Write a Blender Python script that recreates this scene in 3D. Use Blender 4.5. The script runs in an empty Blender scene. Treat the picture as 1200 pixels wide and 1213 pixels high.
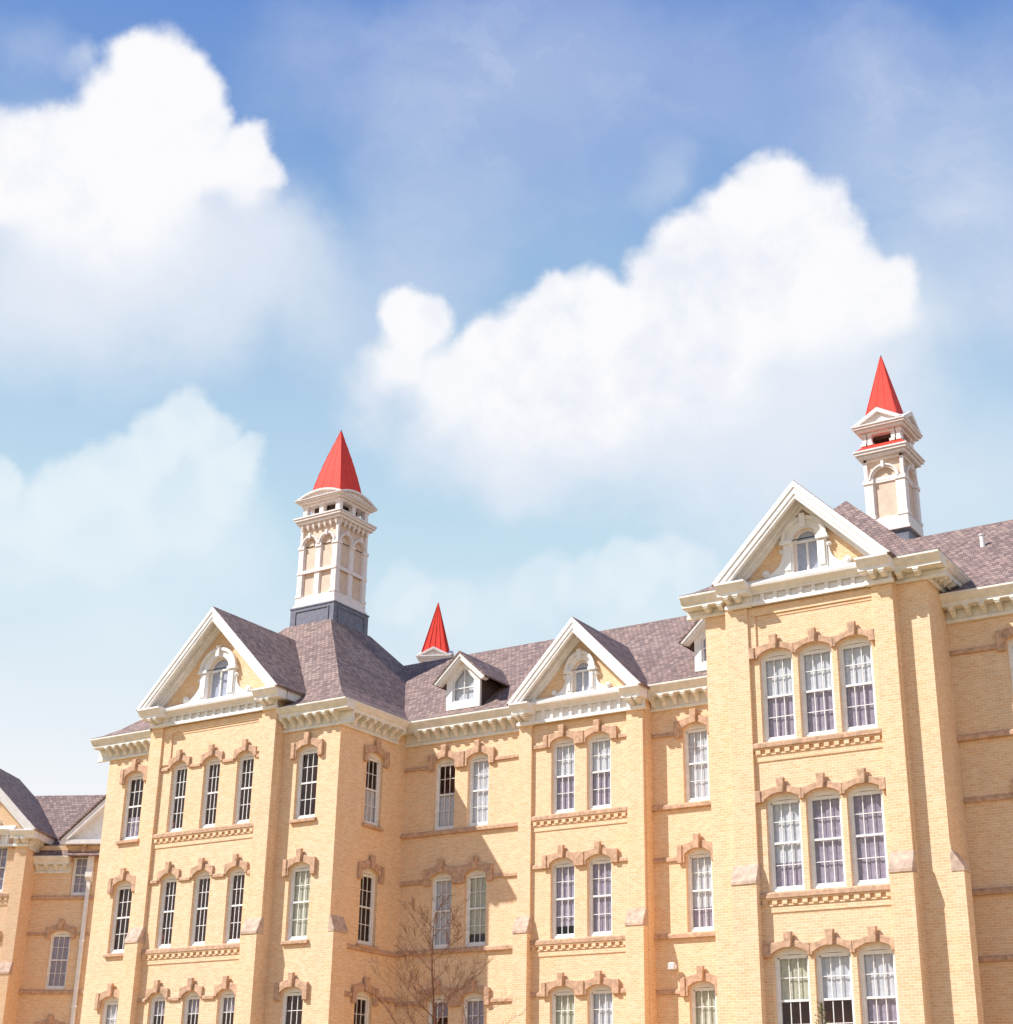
import bpy, bmesh, math, random
from mathutils import Vector, Matrix
random.seed(7)
PI = math.pi
S = bpy.context.scene
C = S.collection

# ------------------------------------------------------------------ materials
def new_mat(name):
    m = bpy.data.materials.new(name); m.use_nodes = True
    nt = m.node_tree; b = nt.nodes['Principled BSDF']
    return m, nt, b
def nd(nt, typ, **kw):
    n = nt.nodes.new(typ)
    for k, v in kw.items(): setattr(n, k, v)
    return n
def lk(nt, a, b): nt.links.new(a, b)
def math_(nt, op, a, b=None, c=None):
    n = nt.nodes.new('ShaderNodeMath'); n.operation = op
    for i, v in enumerate((a, b, c)):
        if v is None: continue
        if isinstance(v, (int, float)): n.inputs[i].default_value = v
        else: nt.links.new(v, n.inputs[i])
    return n.outputs[0]
def surf_coord(nt):
    """coordinates that run along the surface horizontally and with height"""
    g = nd(nt, 'ShaderNodeNewGeometry')
    sn = nd(nt, 'ShaderNodeSeparateXYZ'); lk(nt, g.outputs['True Normal'], sn.inputs[0])
    cx = nd(nt, 'ShaderNodeCombineXYZ')
    lk(nt, math_(nt, 'MULTIPLY', sn.outputs[1], -1), cx.inputs[0]); lk(nt, sn.outputs[0], cx.inputs[1])
    nm = nd(nt, 'ShaderNodeVectorMath', operation='NORMALIZE'); lk(nt, cx.outputs[0], nm.inputs[0])
    dt = nd(nt, 'ShaderNodeVectorMath', operation='DOT_PRODUCT')
    lk(nt, nm.outputs[0], dt.inputs[0]); lk(nt, g.outputs['Position'], dt.inputs[1])
    sp = nd(nt, 'ShaderNodeSeparateXYZ'); lk(nt, g.outputs['Position'], sp.inputs[0])
    o = nd(nt, 'ShaderNodeCombineXYZ'); lk(nt, dt.outputs['Value'], o.inputs[0]); lk(nt, sp.outputs[2], o.inputs[1])
    return o.outputs[0], g.outputs['Position']
def noise(nt, vec, scale, detail=3, rough=.55):
    n = nd(nt, 'ShaderNodeTexNoise'); n.inputs['Scale'].default_value = scale
    n.inputs['Detail'].default_value = detail; n.inputs['Roughness'].default_value = rough
    lk(nt, vec, n.inputs['Vector']); return n
def ramp(nt, fac, stops):
    r = nd(nt, 'ShaderNodeValToRGB'); lk(nt, fac, r.inputs[0])
    e = r.color_ramp.elements
    while len(e) < len(stops): e.new(.5)
    for i, (p, c) in enumerate(stops):
        e[i].position = p; e[i].color = (*c, 1)
    return r.outputs[0]
def mixc(nt, fac, a, b, mode='MIX'):
    n = nd(nt, 'ShaderNodeMix', data_type='RGBA', blend_type=mode)
    for i, v in ((0, fac), (6, a), (7, b)):
        if isinstance(v, (int, float)): n.inputs[i].default_value = v
        elif isinstance(v, tuple): n.inputs[i].default_value = (*v, 1)
        else: lk(nt, v, n.inputs[i])
    return n.outputs[2]
def brick_mat(name, c1, c2, mortar, bw, rh, ms, dirt=.18, rough=.85, bump=.3, bias=0, offs=.5, streak=.12, odd=.1, tint=None):
    m, nt, b = new_mat(name)
    uv, pos = surf_coord(nt)
    # a slight waver keeps the courses from reading as ruled lines
    nz = noise(nt, pos, 1.3, 2)
    wob = nd(nt, 'ShaderNodeVectorMath', operation='MULTIPLY_ADD')
    lk(nt, nz.outputs['Color'], wob.inputs[0]); wob.inputs[1].default_value = (.03, .022, 0); lk(nt, uv, wob.inputs[2])
    br = nd(nt, 'ShaderNodeTexBrick'); lk(nt, wob.outputs[0], br.inputs['Vector'])
    br.offset = offs
    br.inputs['Color1'].default_value = (*c1, 1); br.inputs['Color2'].default_value = (*c2, 1); br.inputs['Mortar'].default_value = (*mortar, 1)
    br.inputs['Scale'].default_value = 1; br.inputs['Mortar Size'].default_value = ms; br.inputs['Mortar Smooth'].default_value = .3
    br.inputs['Bias'].default_value = bias; br.inputs['Brick Width'].default_value = bw; br.inputs['Row Height'].default_value = rh
    n1 = noise(nt, pos, .55, 6, .62); n2 = noise(nt, pos, 6.0, 4, .65)
    f = math_(nt, 'ADD', math_(nt, 'MULTIPLY', n1.outputs[0], .6), math_(nt, 'MULTIPLY', n2.outputs[0], .4))
    f2 = math_(nt, 'MULTIPLY_ADD', f, dirt * 4, 1 - dirt * 2)
    # vertical weather streaks and single odd bricks
    st = nd(nt, 'ShaderNodeVectorMath', operation='MULTIPLY'); lk(nt, uv, st.inputs[0]); st.inputs[1].default_value = (2.6, .22, 1)
    n5 = noise(nt, st.outputs[0], 1.0, 5, .7)
    f2 = math_(nt, 'MULTIPLY', f2, math_(nt, 'MULTIPLY_ADD', n5.outputs[0], streak, 1 - streak * .5))
    qs = nd(nt, 'ShaderNodeVectorMath', operation='MULTIPLY'); lk(nt, wob.outputs[0], qs.inputs[0]); qs.inputs[1].default_value = (1 / bw, 1 / rh, 1)
    n6 = noise(nt, qs.outputs[0], .9, 1, .5)
    f2 = math_(nt, 'MULTIPLY', f2, math_(nt, 'MULTIPLY_ADD', n6.outputs[0], odd, 1 - odd * .5))
    cc = nd(nt, 'ShaderNodeVectorMath', operation='SCALE'); lk(nt, br.outputs['Color'], cc.inputs[0]); lk(nt, f2, cc.inputs['Scale'])
    if tint is not None:
        tf = nd(nt, 'ShaderNodeMapRange'); lk(nt, n1.outputs[0], tf.inputs[0]); tf.inputs[1].default_value = .42; tf.inputs[2].default_value = .66
        tm = mixc(nt, math_(nt, 'MULTIPLY', tf.outputs[0], .42), (1, 1, 1), tint)
        c3 = nd(nt, 'ShaderNodeVectorMath', operation='MULTIPLY'); lk(nt, cc.outputs[0], c3.inputs[0]); lk(nt, tm, c3.inputs[1]); cc = c3
    lk(nt, cc.outputs[0], b.inputs['Base Color'])
    b.inputs['Roughness'].default_value = rough; b.inputs['Specular IOR Level'].default_value = .25
    bp = nd(nt, 'ShaderNodeBump'); bp.inputs['Strength'].default_value = bump; bp.inputs['Distance'].default_value = .012
    h = math_(nt, 'SUBTRACT', n2.outputs[0], br.outputs['Fac']); lk(nt, h, bp.inputs['Height']); lk(nt, bp.outputs[0], b.inputs['Normal'])
    return m
def plain_mat(name, c, rough=.6, var=.08, scale=3, bump=.0, spec=.4, metal=0):
    m, nt, b = new_mat(name)
    g = nd(nt, 'ShaderNodeNewGeometry')
    n1 = noise(nt, g.outputs['Position'], scale, 5, .6)
    lo = tuple(max(0, x * (1 - var * 2.2)) for x in c); hi = tuple(min(1, x * (1 + var * 1.2)) for x in c)
    lk(nt, ramp(nt, n1.outputs[0], [(.3, lo), (.68, hi)]), b.inputs['Base Color'])
    b.inputs['Roughness'].default_value = rough; b.inputs['Specular IOR Level'].default_value = spec; b.inputs['Metallic'].default_value = metal
    if bump:
        n2 = noise(nt, g.outputs['Position'], scale * 8, 4, .6)
        bp = nd(nt, 'ShaderNodeBump'); bp.inputs['Strength'].default_value = bump; bp.inputs['Distance'].default_value = .02
        lk(nt, n2.outputs[0], bp.inputs['Height']); lk(nt, bp.outputs[0], b.inputs['Normal'])
    return m
M = {}
M['brick'] = brick_mat('cream_brick', (.825, .592, .392), (.76, .485, .28), (.85, .685, .50), .205, .0755, .010, dirt=.10, streak=.16, odd=.22, tint=(.96, .86, .72))
M['shingle'] = brick_mat('slate_shingle', (.39, .262, .222), (.20, .132, .12), (.11, .082, .08), .19, .125, .012, dirt=.2, streak=.3, odd=.55, tint=(.86, .97, .98), rough=.75, bump=.7)
M['stone'] = plain_mat('brown_sandstone', (.60, .385, .26), .85, .16, 7, .35, .2)
M['cap'] = plain_mat('pale_sandstone', (.60, .44, .345), .85, .16, 5, .25, .2)
M['trim'] = plain_mat('cream_trim_paint', (.81, .77, .70), .5, .07, 4, .04)
M['white'] = plain_mat('white_paint', (.85, .825, .805), .45, .05, 4, .03)
M['pinkwhite'] = plain_mat('rosy_white_paint', (.82, .735, .70), .5, .05, 6, .03)
M['panel'] = plain_mat('buff_panel_paint', (.70, .53, .41), .6, .07, 5, .03)
M['red'] = plain_mat('red_sheet_metal', (.76, .065, .045), .6, .05, 3, .03, .12)
M['lead'] = plain_mat('lead_sheet', (.175, .175, .225), .55, .12, 6, .1, .4)
M['sidedark'] = plain_mat('shade_brown_cladding', (.085, .055, .045), .8, .12, 8, .2)  # shadow of the dormer sides and belfry shade put into the brown
M['room'] = plain_mat('interior_plaster', (.30, .10, .065), .9, .25, 2)
M['blind'] = plain_mat('pale_curtain', (.60, .61, .65), .9, .08, 9)
M['lav'] = plain_mat('lavender_sky_reflection', (.36, .31, .385), .9, .12, 9)  # grey-lavender cloth that paints the sky's reflection behind the panes
M['blueblind'] = plain_mat('pale_blue_blind', (.46, .48, .58), .9, .08, 9)
M['greenblind'] = plain_mat('greenish_blind', (.52, .51, .38), .9, .1, 9)
M['bark'] = plain_mat('reddish_bark', (.20, .085, .05), .85, .25, 12, .4)
M['needle'] = plain_mat('spring_needles', (.24, .22, .06), .8, .25, 12)
M['grey'] = plain_mat('grey_lamp_metal', (.6, .6, .62), .4, .05, 10)
M['ground'] = plain_mat('warm_bounce_lawn', (.38, .27, .13), .95, .25, .35, .5, .1)  # unseen ground, warm tan picked to bounce light onto shaded walls
m, nt, b = new_mat('window_glass'); M['glass'] = m
nt.nodes.remove(b)
out = nt.nodes['Material Output']
gl = nd(nt, 'ShaderNodeBsdfGlossy'); gl.inputs['Roughness'].default_value = .03
tr = nd(nt, 'ShaderNodeBsdfTransparent'); tr.inputs[0].default_value = (.97, .975, .985, 1)
fr = nd(nt, 'ShaderNodeLayerWeight'); fr.inputs[0].default_value = .5
gg = nd(nt, 'ShaderNodeNewGeometry'); nz = noise(nt, gg.outputs['Position'], 3.2, 2)
bp = nd(nt, 'ShaderNodeBump'); bp.inputs['Strength'].default_value = .35; bp.inputs['Distance'].default_value = .05
lk(nt, nz.outputs[0], bp.inputs['Height']); lk(nt, bp.outputs[0], gl.inputs['Normal'])
mx = nd(nt, 'ShaderNodeMixShader'); lk(nt, math_(nt, 'MULTIPLY_ADD', math_(nt, 'POWER', fr.outputs['Facing'], 3.0), .7, .045), mx.inputs[0]); lk(nt, tr.outputs[0], mx.inputs[1]); lk(nt, gl.outputs[0], mx.inputs[2]); lk(nt, mx.outputs[0], out.inputs[0])

# ------------------------------------------------------------------ mesh helper
# local frame of a facade: x runs along the wall to the right, -y points out of the wall, z up.
# MB takes (u, w, z) with w measured OUTWARD.
class MB:
    def __init__(s): s.bm = bmesh.new()
    def v(s, u, w, z): return s.bm.verts.new((u, -w, z))
    def face(s, pts):
        try: return s.bm.faces.new([s.v(*p) for p in pts])
        except ValueError: return None
    def box(s, u0, u1, w0, w1, z0, z1):
        a = [s.v(u, w, z) for z in (z0, z1) for w in (w0, w1) for u in (u0, u1)]
        for f in ((0, 1, 3, 2), (4, 6, 7, 5), (0, 4, 5, 1), (2, 3, 7, 6), (0, 2, 6, 4), (1, 5, 7, 3)):
            s.bm.faces.new([a[i] for i in f])
        return s
    def prism(s, poly, w0, w1):          # poly in (u,z), extruded in w
        a = [s.v(u, w0, z) for u, z in poly]; b = [s.v(u, w1, z) for u, z in poly]; n = len(poly)
        s.bm.faces.new(a); s.bm.faces.new(b[::-1])
        for i in range(n): s.bm.faces.new((a[i], b[i], b[(i + 1) % n], a[(i + 1) % n]))
        return s
    def run(s, prof, u0, u1):            # prof in (w,z), extruded along u
        a = [s.v(u0, w, z) for w, z in prof]; b = [s.v(u1, w, z) for w, z in prof]; n = len(prof)
        s.bm.faces.new(a); s.bm.faces.new(b[::-1])
        for i in range(n): s.bm.faces.new((a[i], b[i], b[(i + 1) % n], a[(i + 1) % n]))
        return s
    def ring(s, outer, inner, w0, w1):   # two outlines with equal counts, closed
        n = len(outer)
        for A, Bb in ((outer, inner),):
            of = [s.v(u, w1, z) for u, z in outer]; inf = [s.v(u, w1, z) for u, z in inner]
            ob = [s.v(u, w0, z) for u, z in outer]; ib = [s.v(u, w0, z) for u, z in inner]
            for i in range(n):
                j = (i + 1) % n
                s.bm.faces.new((of[i], of[j], inf[j], inf[i])); s.bm.faces.new((ob[j], ob[i], ib[i], ib[j]))
                s.bm.faces.new((of[j], of[i], ob[i], ob[j])); s.bm.faces.new((inf[i], inf[j], ib[j], ib[i]))
        return s
    def tube(s, p, q, r0, r1, n=6):
        p = Vector(p); q = Vector(q); d = (q - p)
        if d.length < 1e-5: return s
        d.normalize(); x = d.orthogonal().normalized(); y = d.cross(x)
        A = []; Bq = []
        for i in range(n):
            t = 2 * PI * i / n; o = x * math.cos(t) + y * math.sin(t)
            A.append(s.bm.verts.new(p + o * r0)); Bq.append(s.bm.verts.new(q + o * r1))
        for i in range(n): s.bm.faces.new((A[i], A[(i + 1) % n], Bq[(i + 1) % n], Bq[i]))
        if r1 > .004: s.bm.faces.new(Bq)
        return s
    def mesh(s, name, mat, bevel=0, recalc=True):
        if recalc: bmesh.ops.recalc_face_normals(s.bm, faces=s.bm.faces)
        me = bpy.data.meshes.new(name); s.bm.to_mesh(me); s.bm.free()
        for mm in (mat if isinstance(mat, (list, tuple)) else [mat]): me.materials.append(mm)
        return me
BEV = {}
def link(name, me, parent=None, loc=(0, 0, 0), rot=0, label=None, bevel=0):
    o = bpy.data.objects.new(name, me); C.objects.link(o)
    o.location = loc; o.rotation_euler = (0, 0, rot)
    if parent is not None: o.parent = parent
    if label: o['label'] = label
    if bevel:
        md = o.modifiers.new('soft_edges', 'BEVEL'); md.width = bevel; md.segments = 1; md.limit_method = 'ANGLE'; md.angle_limit = math.radians(40)
    return o
def thing(name, label, cat, loc, group=None, rot=0):
    o = bpy.data.objects.new(name, None); C.objects.link(o); o.location = loc; o.rotation_euler = (0, 0, rot); o.empty_display_size = .5
    o['label'] = label; o['category'] = cat
    if group: o['group'] = group
    return o
class Frame:                              # a facade plane of a building
    def __init__(s, root, x, y, rot=0): s.root = root; s.x = x; s.y = y; s.rot = rot
    def loc(s, u=0, w=0, z=0):
        c, sn = math.cos(s.rot), math.sin(s.rot)
        return (s.x + u * c + w * sn - s.root.location.x, s.y + u * sn - w * c - s.root.location.y, z - s.root.location.z)
    def put(s, name, me, u=0, w=0, z=0, **kw):
        return link(name, me, s.root, s.loc(u, w, z), s.rot, **kw)

# ------------------------------------------------------------------ facade pieces
def arc(a, spring, crown, n=8):           # from +a to -a
    return [(a * math.cos(PI * i / n) if crown - spring > .8 * a else a * (1 - 2 * i / n),
             spring + (crown - spring) * (math.sin(PI * i / n) if crown - spring > .8 * a else 1 - (1 - 2 * i / n) ** 2)) for i in range(n + 1)]
def wall(F, name, u0, u1, z0, z1, w, ops, depth=.3, mat='brick', label=None):
    """ops: (centre, half width, z bottom, z spring, z crown)"""
    mb = MB()
    cols = {}
    for o in ops: cols.setdefault((round(o[0], 3), round(o[1], 3)), []).append(o)
    x = u0
    for (c, a), lst in sorted(cols.items()):
        mb.face([(x, w, z0), (c - a, w, z0), (c - a, w, z1), (x, w, z1)])
        lst.sort(key=lambda o: o[2]); low = [(c - a, z0), (c + a, z0)]; top = [(c + a, z0), (c - a, z0)]
        below = None
        for (_, _, zb, zs, zc) in lst:
            if below is None: poly = [(c - a, z0), (c + a, z0)]
            else: poly = below
            mb.face([(u, w, z) for u, z in poly + [(c + a, zb), (c - a, zb)]])
            arcp = [(c + u, z) for u, z in arc(a, zs, zc)]            # right -> left
            below = arcp[::-1]                                         # left -> right
            r = [(c + a, zb)] + arcp + [(c - a, zb)]
            for p, q in zip(r, r[1:] + r[:1]):
                mb.face([(p[0], w, p[1]), (q[0], w, q[1]), (q[0], w - depth, q[1]), (p[0], w - depth, p[1])])
        mb.face([(u, w, z) for u, z in below + [(c + a, z1), (c - a, z1)]])
        x = c + a
    mb.face([(x, w, z0), (u1, w, z0), (u1, w, z1), (x, w, z1)])
    return F.put(name, mb.mesh(name, M[mat], recalc=False), label=label)

WM = {}
def window_meshes(a, hs, hc, kind):
    """double hung sash, six over six, in an opening of half width a, spring hs, crown hc; z=0 at the bottom"""
    key = (round(a, 3), round(hs, 3), round(hc, 3), kind)
    if key in WM: return WM[key]
    f = MB(); t = .075
    out_ = [(-a, 0), (a, 0)] + arc(a, hs, hc); ai = a - t
    inn = [(-ai, .09), (ai, .09)] + [(u * ai / a, hs - t + .045 + (z - hs) * .18) for u, z in arc(a, hs, hc)]
    f.ring(out_, inn, -.11, 0)
    b = ai - .045; zt = hs - t - .02; mid = (hc) * .495
    f.box(-ai, -b, -.095, -.045, .09, zt + .02); f.box(b, ai, -.095, -.045, .09, zt + .02)
    f.box(-b, b, -.09, -.04, .09, .16)
    f.box(-b, b, -.085, -.03, mid - .03, mid + .03)
    # top rail follows the arch
    f.box(-ai, ai, -.09, -.045, hs - t - .035, hs - t + .06)
    mw = .011
    crown = lambda u: hs - t - .03
    for k in (-1, 1):
        u = b * k / 3
        f.box(u - mw, u + mw, -.082, -.052, .16, mid - .03); f.box(u - mw, u + mw, -.082, -.052, mid + .03, crown(u))
    f.box(-b, b, -.08, -.054, .16 + (mid - .19) / 2 - mw, .16 + (mid - .19) / 2 + mw)
    z2 = mid + .03 + (hs - t - mid) / 2
    f.box(-b, b, -.08, -.054, z2 - mw, z2 + mw)
    g = MB(); pl = [(-b - .02, .1), (b + .02, .1), (b + .02, hs - t), (-b - .02, hs - t)]
    g.face([(u, -.07, z) for u, z in pl])
    cur = None
    def cloth(z0, z1, mat, wv, x0=None, x1=None, n=26):
        mb = MB(); x0 = -a if x0 is None else x0; x1 = a if x1 is None else x1
        prev = None
        for i in range(n + 1):
            u = x0 + (x1 - x0) * i / n; ww = -.135 + 0.012 * math.sin(i * 1.9 + wv) + .008 * math.sin(i * .73 + wv * 3)
            cu = (mb.v(u, ww, z0), mb.v(u, ww, z1))
            if prev: mb.bm.faces.new((prev[0], cu[0], cu[1], prev[1]))
            prev = cu
        me = mb.mesh('curtain_or_reflection', M[mat])
        for p in me.polygons: p.use_smooth = True
        return me
    H = hc
    K = {'dark': [], 'full': [(0, H, 'blind')], 'green': [(0, H, 'greenblind')], 'lav': [(0, H, 'lav')],
         'top': [(mid, H, 'blind')], 'bottom': [(0, mid, 'blind')], 'toplav': [(mid, H, 'blind'), (0, mid, 'lav')],
         'gap': [(H * .17, H, 'greenblind')], 'lavgap': [(H * .16, H, 'lav')], 'sheer': [(H * .3, H, 'blind'), (0, H * .3, 'lav')],
         'topgreen': [(mid, H, 'greenblind')], 'lavlow': [(0, mid * .7, 'lav')], 'toppart': [(H * .72, H, 'lav')]}[kind]
    cur = [cloth(z0, z1, mt, len(kind) + i) for i, (z0, z1, mt) in enumerate(K)]
    WM[key] = (f.mesh('window', M['white']), g.mesh('pane', M['glass'], recalc=False), cur)
    return WM[key]
def window(F, c, a, zb, zs, zc, w, kind, label=None):
    fm, gm, cur = window_meshes(a, zs - zb, zc - zb, kind)
    o = F.put('window', fm, c, w - .12, zb, label=label)
    link('pane', gm, o)
    for cm in cur: link('curtain_or_reflection', cm, o)  # lavender pieces stand in for reflected sky, the others are cloth
    return o

HM = {}
def hood(F, c, a, w, zc, bl=.72, br=.72, eb=.45, spring=.17, high=.46, sh=.12):
    """segmental sandstone hood, z=0 at the crown of the opening"""
    key = (a, bl, br, eb, spring, high, sh)
    if key not in HM:
        mb = MB(); k = .115
        ar = arc(a, -spring, 0)
        poly = [(-bl, -eb), (-bl, sh), (-bl + .16, sh + .02), (-k, high - .2), (k, high - .2), (br - .16, sh + .02), (br, sh), (br, -eb), (a, -eb)]
        if eb < spring + .03: poly = poly[:-1] + [(br, -eb), (a, -eb)] if False else poly
        poly += ar + [(-a, -eb)]
        mb.prism(poly, -.02, .085)
        # raised ear stones and keystone
        if bl > .6: mb.box(-bl - .015, -bl + .17, .05, .125, -eb - .01, sh + .015)
        if br > .6: mb.box(br - .17, br + .015, .05, .125, -eb - .01, sh + .015)
        kp = [(-k * .8, -.03), (k * .8, -.03), (k * 1.1, high), (-k * 1.1, high)]
        mb.prism(kp, .05, .17)
        HM[key] = mb.mesh('window_hood', M['stone'])
    return F.put('window_hood', HM[key], c, w, zc, bevel=.018)
def belt(F, name, u0, u1, z0, z1, w, proud=.08, mat='stone', label=None):
    mb = MB(); mb.run([(0, z0), (proud, z0), (proud, z1 - .04), (proud * .5, z1), (0, z1)], u0, u1)
    return F.put(name, mb.mesh(name, M[mat]), 0, w, 0, label=label, bevel=.01)
def dentil_band(F, u0, u1, ztop, w):
    """brick corbel table below a sill course"""
    mb = MB(); mb.box(u0, u1, 0, .03, ztop - .37, ztop - .17); mb.box(u0, u1, 0, .055, ztop - .2, ztop - .16)
    n = max(2, int((u1 - u0) / .29)); s = (u1 - u0) / n
    for i in range(n): mb.box(u0 + s * (i + .22), u0 + s * (i + .72), .0, .085, ztop - .158, ztop - .045)
    mb.box(u0, u1, 0, .09, ztop - .045, ztop)
    return F.put('dentil_band', mb.mesh('dentil_band', M['brick']), 0, w, 0)
BR = {}
def bracket_mesh(h, d):
    k = (round(h, 2), round(d, 2))
    if k not in BR:
        mb = MB()
        prof = [(0, 0), (d, 0), (d, -.09), (d - .05, -.13), (d * .62, -.15), (d * .5, -.19), (d * .36, -h * .62), (d * .3, -h * .82), (.03, -h), (0, -h)]
        mb.run(prof, -.065, .065); mb.box(-.085, .085, 0, d + .02, -.045, 0)
        BR[k] = mb.mesh('bracket', M['trim'])
    return BR[k]
def cornice(F, u0, u1, w, T, zb, O=.6, mat='trim', brackets=True, spacing=.43, inset=(.2, .2), skip=()):
    mb = MB()
    mb.run([(-.02, T - .36), (O - .17, T - .36), (O - .17, T - .25), (O - .11, T - .21), (O - .03, T - .09), (O, T - .07), (O, T), (-.02, T)], u0, u1)
    mb.box(u0, u1, 0, .045, zb + .0, T - .365); mb.run([(.04, zb - .015), (.1, zb), (.1, zb + .09), (.045, zb + .13)], u0, u1)
    co = F.put('cornice', mb.mesh('cornice', M[mat]), 0, w, 0, bevel=.012)
    if brackets:
        a, b_ = u0 + inset[0], u1 - inset[1]; n = max(1, round((b_ - a) / spacing))
        bm_ = bracket_mesh(T - .36 - zb - .12, min(O - .22, .4))
        for i in range(n + 1):
            u = a + (b_ - a) * i / n
            if any(s0 < u < s1 for s0, s1 in skip): continue
            link('bracket', bm_, co, (u, -.045, T - .362))
    return co
def buttress(F, u0, u1, zt, w0, w1, capz=(7.27, 7.85), extra=.2, z0=-1.7):
    """brick pilaster that thickens below a weathered stone cap"""
    mb = MB(); mb.box(u0, u1, w0, w1, capz[1] - .05, zt); mb.box(u0 - .02, u1 + .02, w0, w1 + extra, z0, capz[0])
    o = F.put('buttress', mb.mesh('buttress', M['brick']))
    cp = MB(); c0, c1 = capz
    cp.run([(w0, c0), (w1 + extra + .03, c0), (w1 + extra + .03, c0 + .1), (w1 + .02, c1), (w0, c1)], u0 - .035, u1 + .035)
    link('cap_stone', cp.mesh('cap_stone', M['cap']), o, bevel=.015)
    return o
def chevron(Hf, zf, za, tv, extra=0):
    m_ = (za - zf) / Hf
    return [(-Hf, zf), (0, za), (Hf, zf), (Hf - tv / m_, zf), (0, za - tv), (-Hf + tv / m_, zf)]
def gable(F, c, w, Hb, Hf, zf, za, zb, pw, Ov=.68, deep=6, win=None, label=None):
    """front gable: brick tympanum, raking cornice, panelled frieze, returns with brackets, arched window surround.
       w wall plane of the pilasters, Hb half width of the bay, Hf half width at the gable foot, zb bottom of the frieze, pw pilaster width"""
    ga, gsp, gcr, gbot, oa, ocr = win     # glass half, spring, crown, bottom, outer half, outer crown
    m_ = (za - zf) / Hf
    mb = MB(); ip = [(-Hf + .25, zf - .02), (Hf - .25, zf - .02), (0, za - .25 * m_ - .02)]
    # tympanum with a hole for the window
    mb.face([(-Hf + .25, 0, zf - .02), (-ga, 0, zf - .02), (-ga, 0, gsp)] + [(-ga, 0, za - .25 * m_ - ga * m_)])
    mb.face([(Hf - .25, 0, zf - .02), (ga, 0, za - .25 * m_ - ga * m_), (ga, 0, gsp), (ga, 0, zf - .02)][::1])
    up = [(u, 0, z) for u, z in arc(ga, gsp, gcr)]
    mb.face(up + [(-ga, 0, za - .25 * m_ - ga * m_), (0, 0, za - .25 * m_), (ga, 0, za - .25 * m_ - ga * m_)])
    hole = [(ga, gbot)] + arc(ga, gsp, gcr) + [(-ga, gbot)]
    for p, q in zip(hole, hole[1:] + hole[:1]): mb.face([(p[0], 0, p[1]), (q[0], 0, q[1]), (q[0], -.3, q[1]), (p[0], -.3, p[1])])
    mb.face([(-ga, 0, zf - .02), (ga, 0, zf - .02), (ga, 0, gbot), (-ga, 0, gbot)])
    g = F.put('gable', mb.mesh('gable', M['brick'], recalc=False), c, w - .06, 0, label=label)
    rk = MB()
    rk.prism(chevron(Hf, zf, za, .16 * 1.4), -.1, Ov); rk.prism([(x, z - (.0)) for x, z in chevron(Hf, zf, za, .33 * 1.4)], Ov - .12, Ov - .001)
    rk.prism(chevron(Hf + .09, zf, za + .09 * m_, .15 * 1.4), Ov, Ov + .06); rk.prism(chevron(Hf + .02, zf, za + .02 * m_, .25 * 1.4), Ov - .01, Ov + .03)
    rk.prism(chevron(Hf - .04, zf, za - .04 * m_, .40 * 1.4), .0, .16); rk.prism(chevron(Hf - .04, zf, za - .04 * m_, .30 * 1.4), .16, .26)
    link('raking_cornice', rk.mesh('raking_cornice', M['white']), g, bevel=.01)
    # roof of the gable
    rf = MB(); t = .07
    for sgn in (-1, 1):
        e = [(sgn * (Hf + .06), zf - .06 * m_ + .02), (0, za + .02), (0, za + .02 + t * 1.4), (sgn * (Hf + .09), zf - .06 * m_ + .02 + t)]
        rf.prism(e, -deep, Ov + .02)
    link('gable_roof', rf.mesh('gable_roof', M['shingle']), g)
    for sgn in (-1, 1):      # closed eaves under the roof sides
        sf = MB(); a0, a1 = sorted((sgn * (Hf - .012), sgn * (Hb - .1))); sf.box(a0, a1, -deep * .5, -.012, zf - .33, zf - .012)
        a0, a1 = sorted((sgn * (Hf - .012), sgn * (Hf - .10))); sf.box(a0, a1, -deep * .5, -.015, zf - .34, zf - .33)
        link('eave_board', sf.mesh('eave_board', M['trim']), g)
    # returns and capitals
    for sgn in (-1, 1):
        cm = MB(); T = zf
        i0 = Hb - pw - .12
        prof = [(0, T - .36), (Ov - .2, T - .36), (Ov - .2, T - .26), (Ov - .12, T - .2), (Ov - .03, T - .08), (Ov + .0, T - .07), (Ov + .0, T), (0, T)]
        a0, a1 = sorted((sgn * (i0), sgn * (Hf + .0))); cm.run(prof, a0, a1)
        a0, a1 = sorted((sgn * (Hb - pw - .02), sgn * (Hb + .03))); cm.box(a0, a1, 0, .11, zb, T - .36); cm.box(a0 - .04, a1 + .04, 0, .17, zb - .02, zb + .1)
        k = link('return_cornice', cm.mesh('return_cornice', M['white']), g, (0, -.06, 0), bevel=.01)
        for q in (.14, .5): link('bracket', bracket_mesh(T - .38 - zb - .1, .4), g, (sgn * (Hb - pw * q * 1.25), -.16, T - .362))
    fz = MB(); u1 = Hb - pw - .03; L = gbot - .05
    fz.box(-u1, u1, 0, .10, zb - .0, zb + .11)
    n = max(5, int(2 * u1 / .38)); s = 2 * u1 / n; zt = L - .38
    fz.box(-u1, u1, 0, .005, zb + .11, zt)
    for i in range(n + 1):
        x = -u1 + i * s; fz.box(max(-u1, x - .055), min(u1, x + .055), .003, .10, zb + .11, zt)
    fz.box(-u1, u1, .03, .13, zt - .05, zt + .001)
    fz.run([(0, zt), (.12, zt), (.2, zt + .08), (.34, zt + .12), (.36, zt + .2), (.12, L), (0, L)], -u1, u1)
    link('frieze', fz.mesh('frieze', M['white']), g, (0, -.06, 0), bevel=.008)
    # window surround
    sr = MB(); N = 14
    sp2 = gsp
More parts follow.
